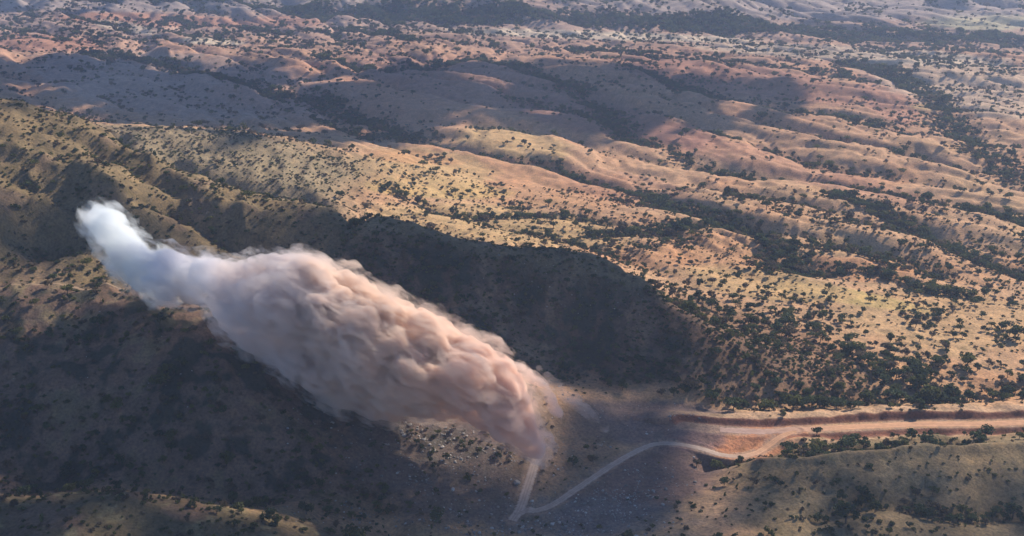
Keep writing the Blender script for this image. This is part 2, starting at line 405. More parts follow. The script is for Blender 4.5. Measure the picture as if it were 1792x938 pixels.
def classify(x, y, z):
    u, v = project(x, y, z)
    n1 = fbm(x/160, y/160, 4, 200); n2 = fbm(x/38, y/38, 4, 210); n3 = fbm(x/11, y/11, 3, 220)
    C = np.empty(x.shape+(3,)); C[:] = SAND
    def lay(col, w):
        w = np.clip(w, 0, 1)[..., None]; C[:] = C*(1-w)+np.array(col)*w
    lay(ORANGE, ss(-.1, .6, n1)*.6); lay(STRAW, ss(.1, .6, -n1)*.45); lay(PINK, ss(900, 2200, y)*.55); lay((.30,.235,.215), ss(2100, 3200, y)*.7)  # last layer greys the farthest ground: some haze put into its colour
    for cu, cv, ru, rv, ang, col, w in CB_:
        k = blob(u, v, cu, cv, ru, rv, ang)
        lay(col, ss(.25, .65, k+.25*n2)*w)
    # hills and the near country by world position
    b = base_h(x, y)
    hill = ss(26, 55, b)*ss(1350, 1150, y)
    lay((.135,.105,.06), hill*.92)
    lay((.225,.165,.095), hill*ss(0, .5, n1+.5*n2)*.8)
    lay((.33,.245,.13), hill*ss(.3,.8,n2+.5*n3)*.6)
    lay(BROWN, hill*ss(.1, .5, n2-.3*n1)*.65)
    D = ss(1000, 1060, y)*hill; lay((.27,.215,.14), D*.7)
    # left near hill B face, ridge A face
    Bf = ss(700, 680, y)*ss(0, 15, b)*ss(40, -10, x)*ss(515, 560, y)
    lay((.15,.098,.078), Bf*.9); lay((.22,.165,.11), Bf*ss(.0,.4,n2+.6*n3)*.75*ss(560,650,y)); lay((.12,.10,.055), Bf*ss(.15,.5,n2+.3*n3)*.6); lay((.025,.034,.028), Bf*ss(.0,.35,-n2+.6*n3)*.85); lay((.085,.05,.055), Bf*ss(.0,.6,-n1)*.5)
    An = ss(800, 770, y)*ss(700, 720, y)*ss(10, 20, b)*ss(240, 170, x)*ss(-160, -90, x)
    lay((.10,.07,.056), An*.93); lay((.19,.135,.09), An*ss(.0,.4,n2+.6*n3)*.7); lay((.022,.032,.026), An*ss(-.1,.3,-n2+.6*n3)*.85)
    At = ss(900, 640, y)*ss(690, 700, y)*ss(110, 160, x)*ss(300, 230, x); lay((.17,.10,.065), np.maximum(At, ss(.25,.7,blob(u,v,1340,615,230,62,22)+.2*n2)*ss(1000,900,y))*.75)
    # lower right hills
    Fh = ss(655, 630, y)*ss(120, 150, x); lay((.21,.155,.09), Fh*.95); lay((.13,.095,.055), Fh*ss(0,.5,n2+.4*n3)*.75); lay((.27,.205,.12), Fh*ss(0,.6,-n2+.3*n3)*.6)
    Eh = ss(545, 500, y)*ss(-20, -80, x); lay((.105,.085,.052), Eh*.95); lay((.16,.10,.075), Eh*ss(-.1,.4,n2)*.75); lay((.19,.165,.095), Eh*ss(.2,.6,n3-.3*n2)*.6)
    # quarry floor and rubble
    q1 = blob(u, v, 1170, 745, 190, 44, 5); lay(PURPLE, ss(.2,.6,q1+.15*n2)*ss(600, 612, y))
    q2 = blob(u, v, 1120, 850, 170, 62, -20); lay((.15,.10,.092), ss(.2,.6,q2+.2*n2)*.95)
    q3 = blob(u, v, 1330, 772, 85, 30, -12); lay((.46,.215,.12), ss(.2,.5,q3+.1*n2))
    q4 = blob(u, v, 1215, 770, 60, 22, 0); lay((.23,.14,.13), ss(.3,.6,q4+.1*n2)*.7)
    q5 = blob(u, v, 770, 810, 170, 100, 25); lay((.125,.105,.10), ss(.15,.6,q5+.3*n3)*.75)
    q6 = blob(u, v, 980, 790, 110, 90, 0); lay((.155,.11,.08), ss(.25,.7,q6+.2*n3)*.7)
    q7 = blob(u, v, 1010, 905, 200, 40, 0); lay((.15,.135,.14), ss(.25,.7,q7+.2*n3)*.7)
    # road banks
    d, s, V = dist_poly(x, y, HAUL, 50); fs = s < 0
    bank = np.where(fs, ss(5.5,6.5,d)*ss(12.5,10.5,d)*ss(20,90,x), ss(5,6.5,d)*ss(14,11,d)*ss(150,200,x))
    lay(RED, bank*.95)
    lay((.44,.29,.19), np.where(fs, ss(10.5,12,d)*ss(24,16,d)*ss(60,150,x), ss(14,15,d)*ss(22,18,d)*ss(150,200,x))*.9)
    road = np.zeros(x.shape)
    for P, _, w in ROADS:
        dd, _, _ = dist_poly(x, y, P, 30); road = np.maximum(road, ss(w+3, w, dd)); 
    lay((.30,.21,.16), road*.75*ss(-.5,.3,n3))
    C *= (1+.16*n3+.10*n2)[..., None]
    # vegetation density, 0..1
    veg = .10+.20*ss(0, .5, n1)
    g = np.zeros(x.shape)
    for dp, w, tw, P in GP:
        dd, _, _ = dist_poly(x, y, P, w*2.5); g = np.maximum(g, tw*np.exp(-(dd/(w*.85))**2))
    return u, v, np.clip(C, .02, .8), g, hill, Bf, An, At, Fh, Eh, road, bank, n1, n2, (q1, q2, q3, q4, q5, q6, q7)
cls = classify(X, Y, Z)
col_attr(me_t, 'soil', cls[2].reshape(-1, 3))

mt = M('ground_soil_and_grass')
ca = mt.new('ShaderNodeVertexColor'); ca.layer_name = 'soil'
tc = mt.new('ShaderNodeTexCoord').outputs['Object']
fine = mt.noise(.55, 6, .65, tc); mid = mt.noise(.09, 5, .6, tc, .4); tiny = mt.noise(2.2, 3, .6, tc)
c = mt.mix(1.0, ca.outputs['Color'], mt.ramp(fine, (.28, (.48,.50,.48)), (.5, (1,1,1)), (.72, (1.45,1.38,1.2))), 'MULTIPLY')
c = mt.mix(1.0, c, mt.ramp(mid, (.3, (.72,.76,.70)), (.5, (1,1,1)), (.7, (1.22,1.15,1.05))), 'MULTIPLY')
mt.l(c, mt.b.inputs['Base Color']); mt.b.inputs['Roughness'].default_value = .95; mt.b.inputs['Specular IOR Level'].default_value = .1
bp = mt.new('ShaderNodeBump'); bp.inputs['Strength'].default_value = .7; bp.inputs['Distance'].default_value = 1.0
mt.l(mt.math('ADD', fine, mt.math('MULTIPLY', tiny, .3)), bp.inputs['Height']); mt.l(bp.outputs[0], mt.b.inputs['Normal'])
terrain = link(bpy.data.objects.new('terrain', me_t)); me_t.materials.append(mt.m); tag(terrain, kind='structure')

# ============================================================ roads
mr = M('graded_dirt'); tc = mr.new('ShaderNodeTexCoord').outputs['Object']
ua = mr.new('ShaderNodeAttribute', attribute_name='across').outputs['Fac']
n = mr.noise(.25, 5, .65, tc)
rut = mr.ramp(ua, (0, (.78,.78,.78)), (.22, (1.12,1.1,1.08)), (.38, (.86,.84,.84)), (.5, (1.1,1.08,1.05)), (.62, (.86,.84,.84)), (.8, (1.12,1.1,1.08)), (1, (.78,.76,.76)))
ca = mr.new('ShaderNodeVertexColor'); ca.layer_name = 'soil'
c = mr.mix(1.0, ca.outputs['Color'], rut, 'MULTIPLY'); c = mr.mix(1.0, c, mr.ramp(n, (.3, (.8,.78,.76)), (.7, (1.15,1.12,1.1))), 'MULTIPLY')
mr.l(c, mr.b.inputs['Base Color']); mr.b.inputs['Roughness'].default_value = .95; mr.b.inputs['Specular IOR Level'].default_value = .1
def ribbon(name, P, w, colf, m=9):
    P = np.asarray(P); T = np.gradient(P, axis=0); T /= np.linalg.norm(T, axis=1)[:,None]
    N = np.stack([-T[:,1], T[:,0]], 1)
    s = np.linspace(-1, 1, m)
    k_ = np.arange(len(P)); wv = np.stack([w*(1+.16*fbm(k_*.3, k_*0+q, 3, 33+q)+.08*rng.normal(size=len(P))) for q in (0, 1)], 1)
    XY = P[:,None,:]+N[:,None,:]*(s[None,:,None]*np.where(s[None,:] < 0, wv[:,:1], wv[:,1:])[...,None])
    z = gh(XY[...,0], XY[...,1])+.16-.14*np.abs(s)**6
    V = np.concatenate([XY, z[...,None]], -1).reshape(-1, 3)
    ix = np.arange(len(P)*m).reshape(len(P), m)
    q = np.stack([ix[:-1,:-1], ix[:-1,1:], ix[1:,1:], ix[1:,:-1]], -1).reshape(-1, 4)
    me = mesh_np(name, V, q); me.materials.append(mr.m)
    f_attr(me, 'across', np.tile((s+1)/2, len(P))); col_attr(me, 'soil', np.repeat(colf(P), m, 0))
    return tag(link(bpy.data.objects.new(name, me)), kind='structure')
def mixc(a, b, t): return np.array(a)[None]*(1-t[:,None])+np.array(b)[None]*t[:,None]
def dense(P, n=4): return smooth(P, n)
ribbon('haul_road', dense(HAUL[:-6]), 3.9, lambda P: mixc((.36,.26,.23), (.50,.30,.19), ss(150, 230, P[:,0])))
ribbon('quarry_track', dense(LINK), 2.5, lambda P: mixc((.40,.32,.27), (.46,.28,.18), ss(130, 165, P[:,0])))
ribbon('switchback_track', dense(UP), 3.0, lambda P: mixc((.46,.37,.31), (.46,.37,.31), P[:,0]*0))
ribbon('ridge_track', dense(smooth(poly([(-60,512),(0,508),(60,502),(120,500),(180,502),(230,508),(280,517)]), 4)), 1.1, lambda P: mixc((.27,.20,.14), (.27,.20,.14), P[:,0]*0))
# ============================================================ vegetation
def leaf_mat(name, c0, c1):
    m = M(name)
    r = m.new('ShaderNodeObjectInfo').outputs['Random']
    g = m.new('ShaderNodeNewGeometry').outputs['Random Per Island']
    k = m.math('ADD', m.math('MULTIPLY', r, .55), m.math('MULTIPLY', g, .45))
    m.l(m.ramp(k, (.15, c0), (.85, c1)), m.b.inputs['Base Color'])
    tr = m.new('ShaderNodeBsdfTranslucent'); mx = m.new('ShaderNodeMixShader'); mx.inputs[0].default_value = .35
    m.l(m.b.inputs['Base Color'].links[0].from_socket, tr.inputs[0]); m.l(m.b.outputs[0], mx.inputs[1]); m.l(tr.outputs[0], mx.inputs[2]); m.l(mx.outputs[0], m.out.inputs[0])
    m.b.inputs['Roughness'].default_value = .8; m.b.inputs['Specular IOR Level'].default_value = .15
    return m.m
LEAF = {'dark green': leaf_mat('dark_green_leaves', (.028,.045,.024), (.095,.12,.05)),
        'olive green': leaf_mat('olive_leaves', (.05,.062,.022), (.15,.155,.05)),
        'greyish brown': leaf_mat('dry_leaves', (.085,.065,.045), (.17,.13,.085))}
mb = M('bark'); mb.l(mb.ramp(mb.noise(3, 4), (.3, (.06,.045,.035)), (.7, (.14,.11,.085))), mb.b.inputs['Base Color']); mb.b.inputs['Roughness'].default_value = .95
def quads_cloud(P, size, r, up=.35):
    n = len(P); a = r.normal(size=(n,3)); a[:,2] = np.abs(a[:,2])+up; a /= np.linalg.norm(a, axis=1)[:,None]
    b = np.cross(a, r.normal(size=(n,3))); b /= np.linalg.norm(b, axis=1)[:,None]; c = np.cross(a, b)
    s = (size*r.uniform(.6, 1.35, n))[:,None]; e = (r.uniform(.55, 1, n))[:,None]
    V = np.stack([P-b*s, P+c*s*e, P+b*s, P-c*s*e], 1)
    V[:,1] += a*s*.25; V[:,3] += a*s*.25
    return V.reshape(-1,3), np.arange(n*4).reshape(n,4)
def crown_mesh(name, seed, R, H, zc, n, leaf, lobes, mat):
    r = np.random.default_rng(seed); P = []
    L = [(r.uniform(-.6,.6)*R, r.uniform(-.6,.6)*R, zc+r.uniform(-.35,.45)*H, R*r.uniform(.35,.62)) for _ in range(lobes)]
    for i in range(n):
        x, y, z, q = L[i % lobes]
        d = r.normal(size=3); d /= np.linalg.norm(d); k = q*r.uniform(.55, 1.08)
        P.append((x+d[0]*k, y+d[1]*k, max(.12, z+d[2]*k*H/R*.9)))
    V, Q = quads_cloud(np.array(P), leaf, r)
    me = mesh_np(name, V, Q, False); me.materials.append(mat); return me
def tube(V, Q, a, b, ra, rb, n=6):
    a = np.array(a, float); b = np.array(b, float); d = b-a; d /= np.linalg.norm(d)
    e = np.cross(d, (0.3,.9,.1)); e /= np.linalg.norm(e); f = np.cross(d, e); o = len(V)
    for c, r in ((a, ra), (b, rb)):
        for k in range(n):
            t = k*2*math.pi/n; V.append(c+r*(e*math.cos(t)+f*math.sin(t)))
    for k in range(n): Q.append((o+k, o+(k+1)%n, o+n+(k+1)%n, o+n+k))
def trunk_mesh(seed, R, zc):
    r = np.random.default_rng(seed); V = []; Q = []
    f = (r.uniform(-.2,.2), r.uniform(-.2,.2), zc*.5)
    tube(V, Q, (0,0,-.5), f, .26, .18)
    for k in range(5):
        t = k*1.26+r.uniform(0,.6); m = (f[0]+math.cos(t)*R*.3, f[1]+math.sin(t)*R*.3, zc*r.uniform(.75,.95))
        tube(V, Q, f, m, .13, .08); tube(V, Q, m, (math.cos(t)*R*.7, math.sin(t)*R*.7, zc*r.uniform(1.0,1.4)), .08, .025)
    me = mesh_np('trunk', np.array(V), np.array(Q)); me.materials.append(mb.m); return me
TREES = {}; SHRUBS = {}; TR = []
shapes = [(3.3, 2.3, 3.6, 7), (3.0, 2.8, 3.9, 6), (3.8, 2.0, 3.9, 8), (2.6, 2.6, 3.3, 5)]
for k, (R, H, zc, lb) in enumerate(shapes): TR.append(trunk_mesh(40+k, R, zc))
for c, m in LEAF.items():
    TREES[c] = [crown_mesh('crown', 10+k, R, H, zc, 300, .52, lb, m) for k, (R, H, zc, lb) in enumerate(shapes)]
    SHRUBS[c] = [crown_mesh('shrub', 70+k, 1.35, 1.0+.15*k, .75, 110, .30, 4, m) for k in range(3)]
COLS = list(LEAF)

# ---- where things grow
def spread(n, r0, r1, t=.62):
    r = np.sqrt(rng.uniform(r0*r0, r1*r1, n)); a = rng.uniform(-t, t, n)
    return r*np.sin(a), r*np.cos(a)
x1, y1 = spread(395000, 900, 4300); x2, y2 = spread(131000, 440, 1300)
gx_, gy_ = [], []
for dp, w, tw, P in GP:                      # extra growth along the drainage lines
    if tw <= 0 or P[:,1].mean() < 900: continue
    L = np.hypot(*np.diff(P, axis=0).T); n_ = int(L.sum()*w*1.6/26); k = rng.choice(len(L), n_, p=L/L.sum()); t = rng.random(n_)[:,None]
    q = P[k]*(1-t)+P[k+1]*t+rng.normal(size=(n_,2))*w*.52; gx_.append(q[:,0]); gy_.append(q[:,1])
x3, y3 = np.concatenate(gx_), np.concatenate(gy_)
px = np.concatenate([x1, x2, x3]); py = np.concatenate([y1, y2, y3]); pool = np.concatenate([np.zeros(len(x1)), np.ones(len(x2)), np.full(len(x3), 2)])
pz = gh(px, py)
u, v, C_, g, hill, Bf, An, At, Fh, Eh, road, bank, n1, n2, Q = classify(px, py, pz)
ok = (u > -480)&(u < 2280)&(v > -40)&(v < 1050)
clump = ss(-.15, .55, fbm(px/55, py/55, 3, 300)); clump2 = ss(.0, .5, fbm(px/140, py/140, 3, 301))
DB = [(1650,250,170,70,20,.85),(1720,140,160,60,10,.8),(1500,90,300,30,3,.45),(900,250,120,35,6,.55),(1500,290,200,40,10,.25),(700,70,120,35,0,.6),
      (1150,425,90,18,0,.6),(1330,430,200,45,10,.2),(1480,380,260,35,12,.2),(1600,640,260,60,0,.6),(1720,560,140,70,0,.35),(1350,470,140,12,5,.5),
      (400,60,300,25,3,.5),(100,50,150,25,3,.6),(520,180,140,60,10,.4),(1250,330,150,25,10,.4),(1400,560,200,40,10,.35),(1500,440,180,30,8,.35),(1180,140,160,60,8,.35)]
bare = [(930,320,110,30,5),(1560,170,40,22,35),(1370,262,90,14,20),(1330,300,220,12,13),(1720,38,95,12,0),(1150,300,90,12,8),(1250,450,80,18,5),(640,300,60,20,0),(1500,470,70,14,5),(280,30,150,10,3)]
val = spurs(px, py)[1]*ss(860, 1050, py)*(1-hill)
dens = .028+.11*clump*clump2+np.clip(val, 0, 1)*(.15+.55*clump2)*.8
for cu, cv, ru, rv, a, w in DB: dens = dens+blob(u, v, cu, cv, ru, rv, a)*w*.75*(.15+.85*clump)
for b_ in bare: dens = dens*(1-.9*blob(u, v, *b_))
treeP = np.clip(dens, 0, 1)*(1-hill)
treeP = np.maximum(treeP, np.clip(g*1.9-.3, 0, 1.35)*ss(-.9,.0,fbm(px/32,py/32,3,305))*(.7+.3*clump)*1.15)
near = py < 860
treeP = np.where(near, treeP*.55, treeP)
treeP = np.where(An+At > .3, np.maximum(.16+.4*clump, g), treeP)
treeP = np.where(Bf > .3, .10+.22*clump, treeP)
footA = blob(u, v, 1230, 680, 190, 38, 6)+blob(u, v, 1560, 655, 230, 50, 3)
treeP = np.where((py > 680)&(py < 960)&(hill < .8), np.maximum(treeP, np.minimum(footA*.85+.8*blob(u,v,1340,615,230,62,22), 1)*(.22+.6*ss(-.2,.4,fbm(px/22,py/22,3,306)))), treeP)
treeP = np.where((Fh > .3), .012+1.5*np.maximum(g-.25, 0)+.10*clump*clump2, treeP)
treeP = np.where((Eh > .3), .03+.08*clump, treeP)
treeP = np.where((hill > .5)&(Bf+An+At+Fh+Eh < .3), .035+.13*clump*clump2+.5*g, treeP)
shrP = np.where(pool == 1, np.where(hill > .4, .30+.5*clump, .10+.30*clump), 0)
shrP = np.where((Bf > .3), .16+.34*clump, shrP); shrP = np.where(An+At > .3, .95, shrP); shrP = np.where(Fh > .3, .16+.55*clump*(.3+clump2), shrP)
shrP = np.where(Eh > .3, .25+.4*clump, shrP)
block = np.clip(ss(.15,.4,Q[0])*ss(600, 612, py)+ss(.4,.7,Q[1])*.9+ss(.2,.5,Q[2])+ss(.25,.6,Q[3])+ss(.15,.5,road)*2+bank*1.5, 0, 1)
block = np.maximum(block, ss(.3,.7,Q[4])*.55)
treeP = np.where(Fh > .3, np.maximum(treeP, blob(u, v, 1240, 852, 100, 26, -15)*.4*clump+blob(u,v,1480,905,60,25,0)*.2), treeP)
dH, sH, _ = dist_poly(px, py, HAUL, 30); block = np.maximum(block, ss(9, 7.5, dH))
treeP *= (1-block); shrP *= (1-block)
rnd = rng.random(len(px))
isT = ok&(rnd < treeP*np.where(pool == 2, .32, .42))
isS = ok&~isT&(rng.random(len(px)) < shrP*.55)&(pool == 1)
sz = rng.lognormal(-.12, .36, len(px))*np.where(isT&(py > 860), .76, 1.0)*(1+1.0*ss(1300, 3600, py))
sz = np.where(isT&near&(An+At > .3), sz*.62, sz); sz = np.where(isT&(Bf > .3), sz*.62, sz); sz = np.where(isT&(hill > .5)&(An+At+Bf < .3), sz*.55, sz)
sz = np.where(isT&(Fh > .3), sz*.75, sz); sz = np.where(isT&(g > .5), sz*1.15, sz); sz = np.where(isT&near&(py > 680)&(An+At+Bf < .3)&(hill < .5), sz*.95, sz)
sz = np.clip(sz, .35, 2.6)
cc = rng.random(len(px))
dk = np.clip(.38+.30*g+.25*An-.15*hill, 0, 1)
dk = np.where(An > .5, .45, dk)
cidx = np.where(cc < dk, 0, np.where(cc < dk+(1-dk)*.62, 1, 2))
rot = rng.uniform(0, 2*math.pi, len(px)); shp = rng.integers(0, 4, len(px))

def visible(x, y, z):
    """is the spot in the frame and in sight over the ground in front"""
    uu, vv = project(x, y, z); m = (uu > 4)&(uu < 1788)&(vv > 4)&(vv < 934)
    for k in np.linspace(.60, .992, 60):
        m &= (z-HC)*k+HC > gh(x*k, y*k)
    return m
PLUME_OUT = [(145,390),(175,360),(215,370),(240,410),(262,435),(300,438),(350,445),(420,455),(480,446),(540,445),(580,465),(640,495),(700,525),(760,550),(800,580),(850,595),
  (900,612),(930,650),(965,672),(985,700),(975,735),(955,765),(948,806),(930,800),(900,782),(850,758),(800,735),(740,728),(680,740),(630,725),(590,710),(540,690),
  (480,660),(420,610),(370,560),(362,532),(280,525),(240,515),(208,480),(188,440),(160,415)]
def in_poly(u, v, P):
    c = np.zeros(u.shape, bool); n = len(P)
    for i in range(n):
        x0, y0 = P[i]; x1, y1 = P[(i+1) % n]
        if y0 == y1: continue
        k = ((y0 > v) != (y1 > v))&(u < (x1-x0)*(v-y0)/(y1-y0)+x0); c ^= k
    return c

# descriptions of the places, by where the photo shows them (u0, v0, u1, v1)
PLACES = [
 (1150,800,1330,938,'on the brown slope right of the rubble flat'),
 (1330,840,1500,938,'in the lower shrubby dip of the lower right hillside'),
 (1500,840,1792,938,'along the bushy gully in the bottom right corner'),
 (1380,752,1560,800,'just below the haul road near its fork'),
 (1560,745,1792,800,'just below the right end of the haul road'),
 (1240,775,1400,842,'on the bank below the curve of the track'),
 (1400,795,1792,842,'on the open grass slope under the roadside ridge'),
 (1380,690,1560,748,'on the berm just above the bright haul road'),
 (1560,690,1792,748,'on the berm above the right end of the haul road'),
 (1180,640,1380,735,'at the foot of the dark ridge above the road cut'),
 (1380,600,1560,692,'in the thicket behind the middle of the haul road'),
 (1560,600,1792,692,'in the thicket behind the right end of the haul road'),
 (1180,520,1400,640,'on the reddish tail of the dark ridge'),
 (1400,500,1792,600,'on the sunlit flat beyond the roadside thicket'),
 (950,440,1180,560,'near the crest of the dark ridge'),
 (950,560,1180,720,'low on the shaded face of the dark ridge'),
 (560,380,950,640,'on the shaded ridge face behind the dust cloud'),
 (0,160,260,300,'on the high grassy hill at the left edge'),
 (260,200,700,380,'on the lit shoulder left of the plain'),
 (0,300,260,500,'on the left hillside above the pale ridge track'),
 (260,380,560,470,'on the slope just above the grey smoke'),
 (0,840,620,938,'on the green hilltop in the bottom left corner'),
 (0,490,420,680,'on the upper part of the shaded left hillside'),
 (0,680,420,870,'on the lower part of the shaded left hillside'),
 (420,600,700,938,'on the dark slope below the dust cloud'),
 (700,720,960,938,'among pale rocks left of the switchback'),
 (940,690,1240,840,'between the switchback track and the quarry floor'),
 (900,840,1200,938,'on the rubble flat below the switchback'),
 (0,0,1792,700,'out on the sunlit red plain')]
def place(u, v):
    for a, b, c, d, s in PLACES:
        if a <= u < c and b <= v < d: return s
    return 'on the open ground'
used = np.zeros(len(px), bool)
def pick(mask, n, height_):
    i = np.nonzero(mask)[0]
    r = np.hypot(px[i], py[i]); app = sz[i]/r
    i = i[np.argsort(-app)][:n*5]
    vis = visible(px[i], py[i], pz[i]+height_*sz[i]*.8)
    uu, vv = project(px[i], py[i], pz[i]+height_*.5*sz[i])
    vis &= ~in_poly(uu, vv, PLUME_OUT)
    return i[vis][:n]
# a few bushes and trees one can single out in the photo
SPECIAL = [(1427,787,1.3,1,2,'leaning olive tree alone on the pale slope just under the road fork'),
 (1429,762,1.1,0,0,'round dark bush touching the near edge of the haul road'),
 (1480,915,2.2,0,1,'biggest dark round bush on the lower right hillside'),
 (1531,897,1.3,1,3,'pale green round bush right of the biggest dark bush'),
 (1596,768,1.2,0,1,'spreading green tree below the haul road beside a gully'),
 (1724,765,1.5,0,2,'broad green tree by the near edge of the haul road towards the right'),
 (1670,492,1.5,2,1,'tall brown tree standing apart on the sunlit plain at right'),
 (1560,700,1.5,0,2,'bushy tree at the top edge of the berm above the road')]
def add_tree(x, y, z, s, ci, sh, r, label, group=None):
    o = link(bpy.data.objects.new('bush_tree', None)); o.location = (x, y, z); o.rotation_euler = (0, 0, r); o.scale = (s, s, s)
    o.empty_display_size = .5
    tag(o, label, 'tree', group)
    c = link(bpy.data.objects.new('crown', TREES[COLS[ci]][sh])); c.parent = o
    t = link(bpy.data.objects.new('trunk', TR[sh])); t.parent = o
for uu, vv, s, ci, sh, lb in SPECIAL:
    x, y = march(np.array([uu*1.0]), np.array([vv*1.0]), gh); x = x[0]; y = y[0]
    add_tree(x, y, float(gh(x, y)), s, ci, sh, uu*.1, lb)
ti = pick(isT, 292, 5); used[ti] = True
for i in ti:
    uu, vv = project(px[i], py[i], pz[i]); s = sz[i]
    sw = 'small' if s < .75 else ('medium' if s < 1.15 else 'large')
    lb = f'{sw} {COLS[cidx[i]]} bush tree {place(uu, vv)}'
    add_tree(px[i], py[i], pz[i], s, cidx[i], shp[i], rot[i], lb, 'trees: '+lb)
si = pick(isS, 300, 1.5); used[si] = True
for i in si:
    uu, vv = project(px[i], py[i], pz[i]); s = sz[i]
    lb = f"{COLS[cidx[i]]} low shrub {place(uu, vv)}"
    o = link(bpy.data.objects.new('shrub', SHRUBS[COLS[cidx[i]]][shp[i] % 3])); o.location = (px[i], py[i], pz[i]); o.scale = (s,)*3; o.rotation_euler = (0,0,rot[i])
    tag(o, lb, 'shrub', 'shrubs: '+lb)

def scatter_gn(name, protos, P, idx, s, r, kind='stuff'):
    col = bpy.data.collections.new(name+'_kinds')
    for k, me in enumerate(protos):
        col.objects.link(bpy.data.objects.new(f'{name}_kind_{k:02d}', me))
    me = bpy.data.meshes.new(name); me.vertices.add(len(P)); me.vertices.foreach_set('co', np.asarray(P, np.float32).ravel())
    f_attr(me, 'size', s); f_attr(me, 'turn', r)
    a = me.attributes.new('which', 'INT', 'POINT'); a.data.foreach_set('value', np.asarray(idx, np.int32))
    o = link(bpy.data.objects.new(name, me)); tag(o, kind=kind)
    ng = bpy.data.node_groups.new(name, 'GeometryNodeTree')
    ng.interface.new_socket('Geometry', in_out='INPUT', socket_type='NodeSocketGeometry'); ng.interface.new_socket('Geometry', in_out='OUTPUT', socket_type='NodeSocketGeometry')
    N = ng.nodes; gi = N.new('NodeGroupInput'); go = N.new('NodeGroupOutput'); ci = N.new('GeometryNodeCollectionInfo'); ip = N.new('GeometryNodeInstanceOnPoints')
    ci.inputs['Collection'].default_value = col; ci.inputs['Separate Children'].default_value = True; ci.inputs['Reset Children'].default_value = True
    def na(nm, t):
        q = N.new('GeometryNodeInputNamedAttribute'); q.data_type = t; q.inputs['Name'].default_value = nm; return q.outputs['Attribute']
    cx = N.new('ShaderNodeCombineXYZ'); L = ng.links.new
    L(na('turn', 'FLOAT'), cx.inputs[2]); L(gi.outputs[0], ip.inputs['Points']); L(ci.outputs[0], ip.inputs['Instance'])
    ip.inputs['Pick Instance'].default_value = True; L(na('which', 'INT'), ip.inputs['Instance Index'])
    L(cx.outputs[0], ip.inputs['Rotation']); L(na('size', 'FLOAT'), ip.inputs['Scale']); L(ip.outputs[0], go.inputs[0])
    m = o.modifiers.new('scatter', 'NODES'); m.node_group = ng
    return o
def whole_tree(me_c, me_t_, nm):
    import bmesh
    bm = bmesh.new(); bm.from_mesh(me_c); nf = len(bm.faces); bm.from_mesh(me_t_); bm.faces.ensure_lookup_table()
    me = bpy.data.meshes.new(nm); me.materials.append(me_c.materials[0]); me.materials.append(mb.m)
    for f in bm.faces[nf:]: f.material_index = 1
    bm.to_mesh(me); bm.free(); return me
tm = isT&~used; smk = isS&~used
protosT = [whole_tree(TREES[c][k], TR[k], 'tree_kind') for c in COLS for k in range(4)]
protosS = [SHRUBS[c][k] for c in COLS for k in range(3)]
P3 = np.stack([px, py, pz], 1)
o = scatter_gn('woodland', protosT, P3[tm], cidx[tm]*4+shp[tm], sz[tm], rot[tm])
tag(o, 'scattered dark bush trees filling the gullies and dotting the far red plain', 'woodland')
o = scatter_gn('shrub_cover', protosS, P3[smk], cidx[smk]*3+shp[smk] % 3, sz[smk], rot[smk])
tag(o, 'low scrub and grass tussocks covering the hillsides around the dust cloud', 'scrub')
print('trees', tm.sum(), 'shrubs', smk.sum())

# ============================================================ rocks
mk = M('pale_rock'); oi = mk.new('ShaderNodeObjectInfo').outputs['Random']
tcc = mk.new('ShaderNodeTexCoord').outputs['Object']
mk.l(mk.mix(1.0, mk.ramp(oi, (0, (.13,.12,.12)), (.6, (.26,.25,.245)), (1, (.50,.48,.46))), mk.ramp(mk.noise(1.6, 5, .6, tcc), (.3, (.7,.7,.7)), (.7, (1.15,1.13,1.1))), 'MULTIPLY'), mk.b.inputs['Base Color'])
mk.b.inputs['Roughness'].default_value = .9
def rock_mesh(seed):
    import bmesh
    r = np.random.default_rng(seed); bm = bmesh.new(); bmesh.ops.create_icosphere(bm, subdivisions=2, radius=1)
    co = np.array([v.co[:] for v in bm.verts]); sc = np.array([1, r.uniform(.6,.9), r.uniform(.5,.75)])
    for _ in range(9):                       # chop flat faces
        d = r.normal(size=3); d /= np.linalg.norm(d); k = r.uniform(.55,.85); t = co@d; co = co-np.outer(np.maximum(t-k, 0), d)
    co = co*sc+vn3(co*1.5+seed*10, seed)[:,None]*.06
    for v, c in zip(bm.verts, co): v.co = c
    me = bpy.data.meshes.new('boulder'); bm.to_mesh(me); bm.free(); me.materials.append(mk.m); return me
ROCKS = [rock_mesh(500+k) for k in range(6)]
RB = [(850,810,80,60,0,.5,.9),(860,905,140,45,0,.7,.9),(765,775,75,35,25,.8,1.25),(740,830,70,45,35,.6,1.0),(690,800,90,60,20,.35,.9),(800,800,90,90,30,.2,.7),(560,720,35,80,-35,.4,.8),(900,775,22,30,0,.5,1.2),(842,885,30,28,0,.6,1.1),(640,890,50,40,40,.5,.9),
      (1070,880,110,45,-15,1.2,.9),(960,925,160,22,0,.9,1.0),(1180,732,30,10,0,.8,.9),(1010,700,60,20,25,.4,.8),(1000,780,60,50,0,.25,.7),(300,500,30,12,0,.3,.8),(385,360,30,30,30,.35,1.0),
      (1000,500,120,60,10,.12,.8),(700,900,80,30,0,.35,.8),(790,860,60,50,0,.3,.8),(600,860,120,60,0,.12,.7),(520,260,80,14,5,.08,.7),(1140,735,80,24,0,.2,.6),(330,700,300,140,10,.012,.8),(990,830,40,40,-30,.35,.8)]
rx, ry = spread(150000, 500, 800, .48); rz = gh(rx, ry); ru_, rv_ = project(rx, ry, rz)
p = np.zeros(len(rx)); bs = np.full(len(rx), .8)
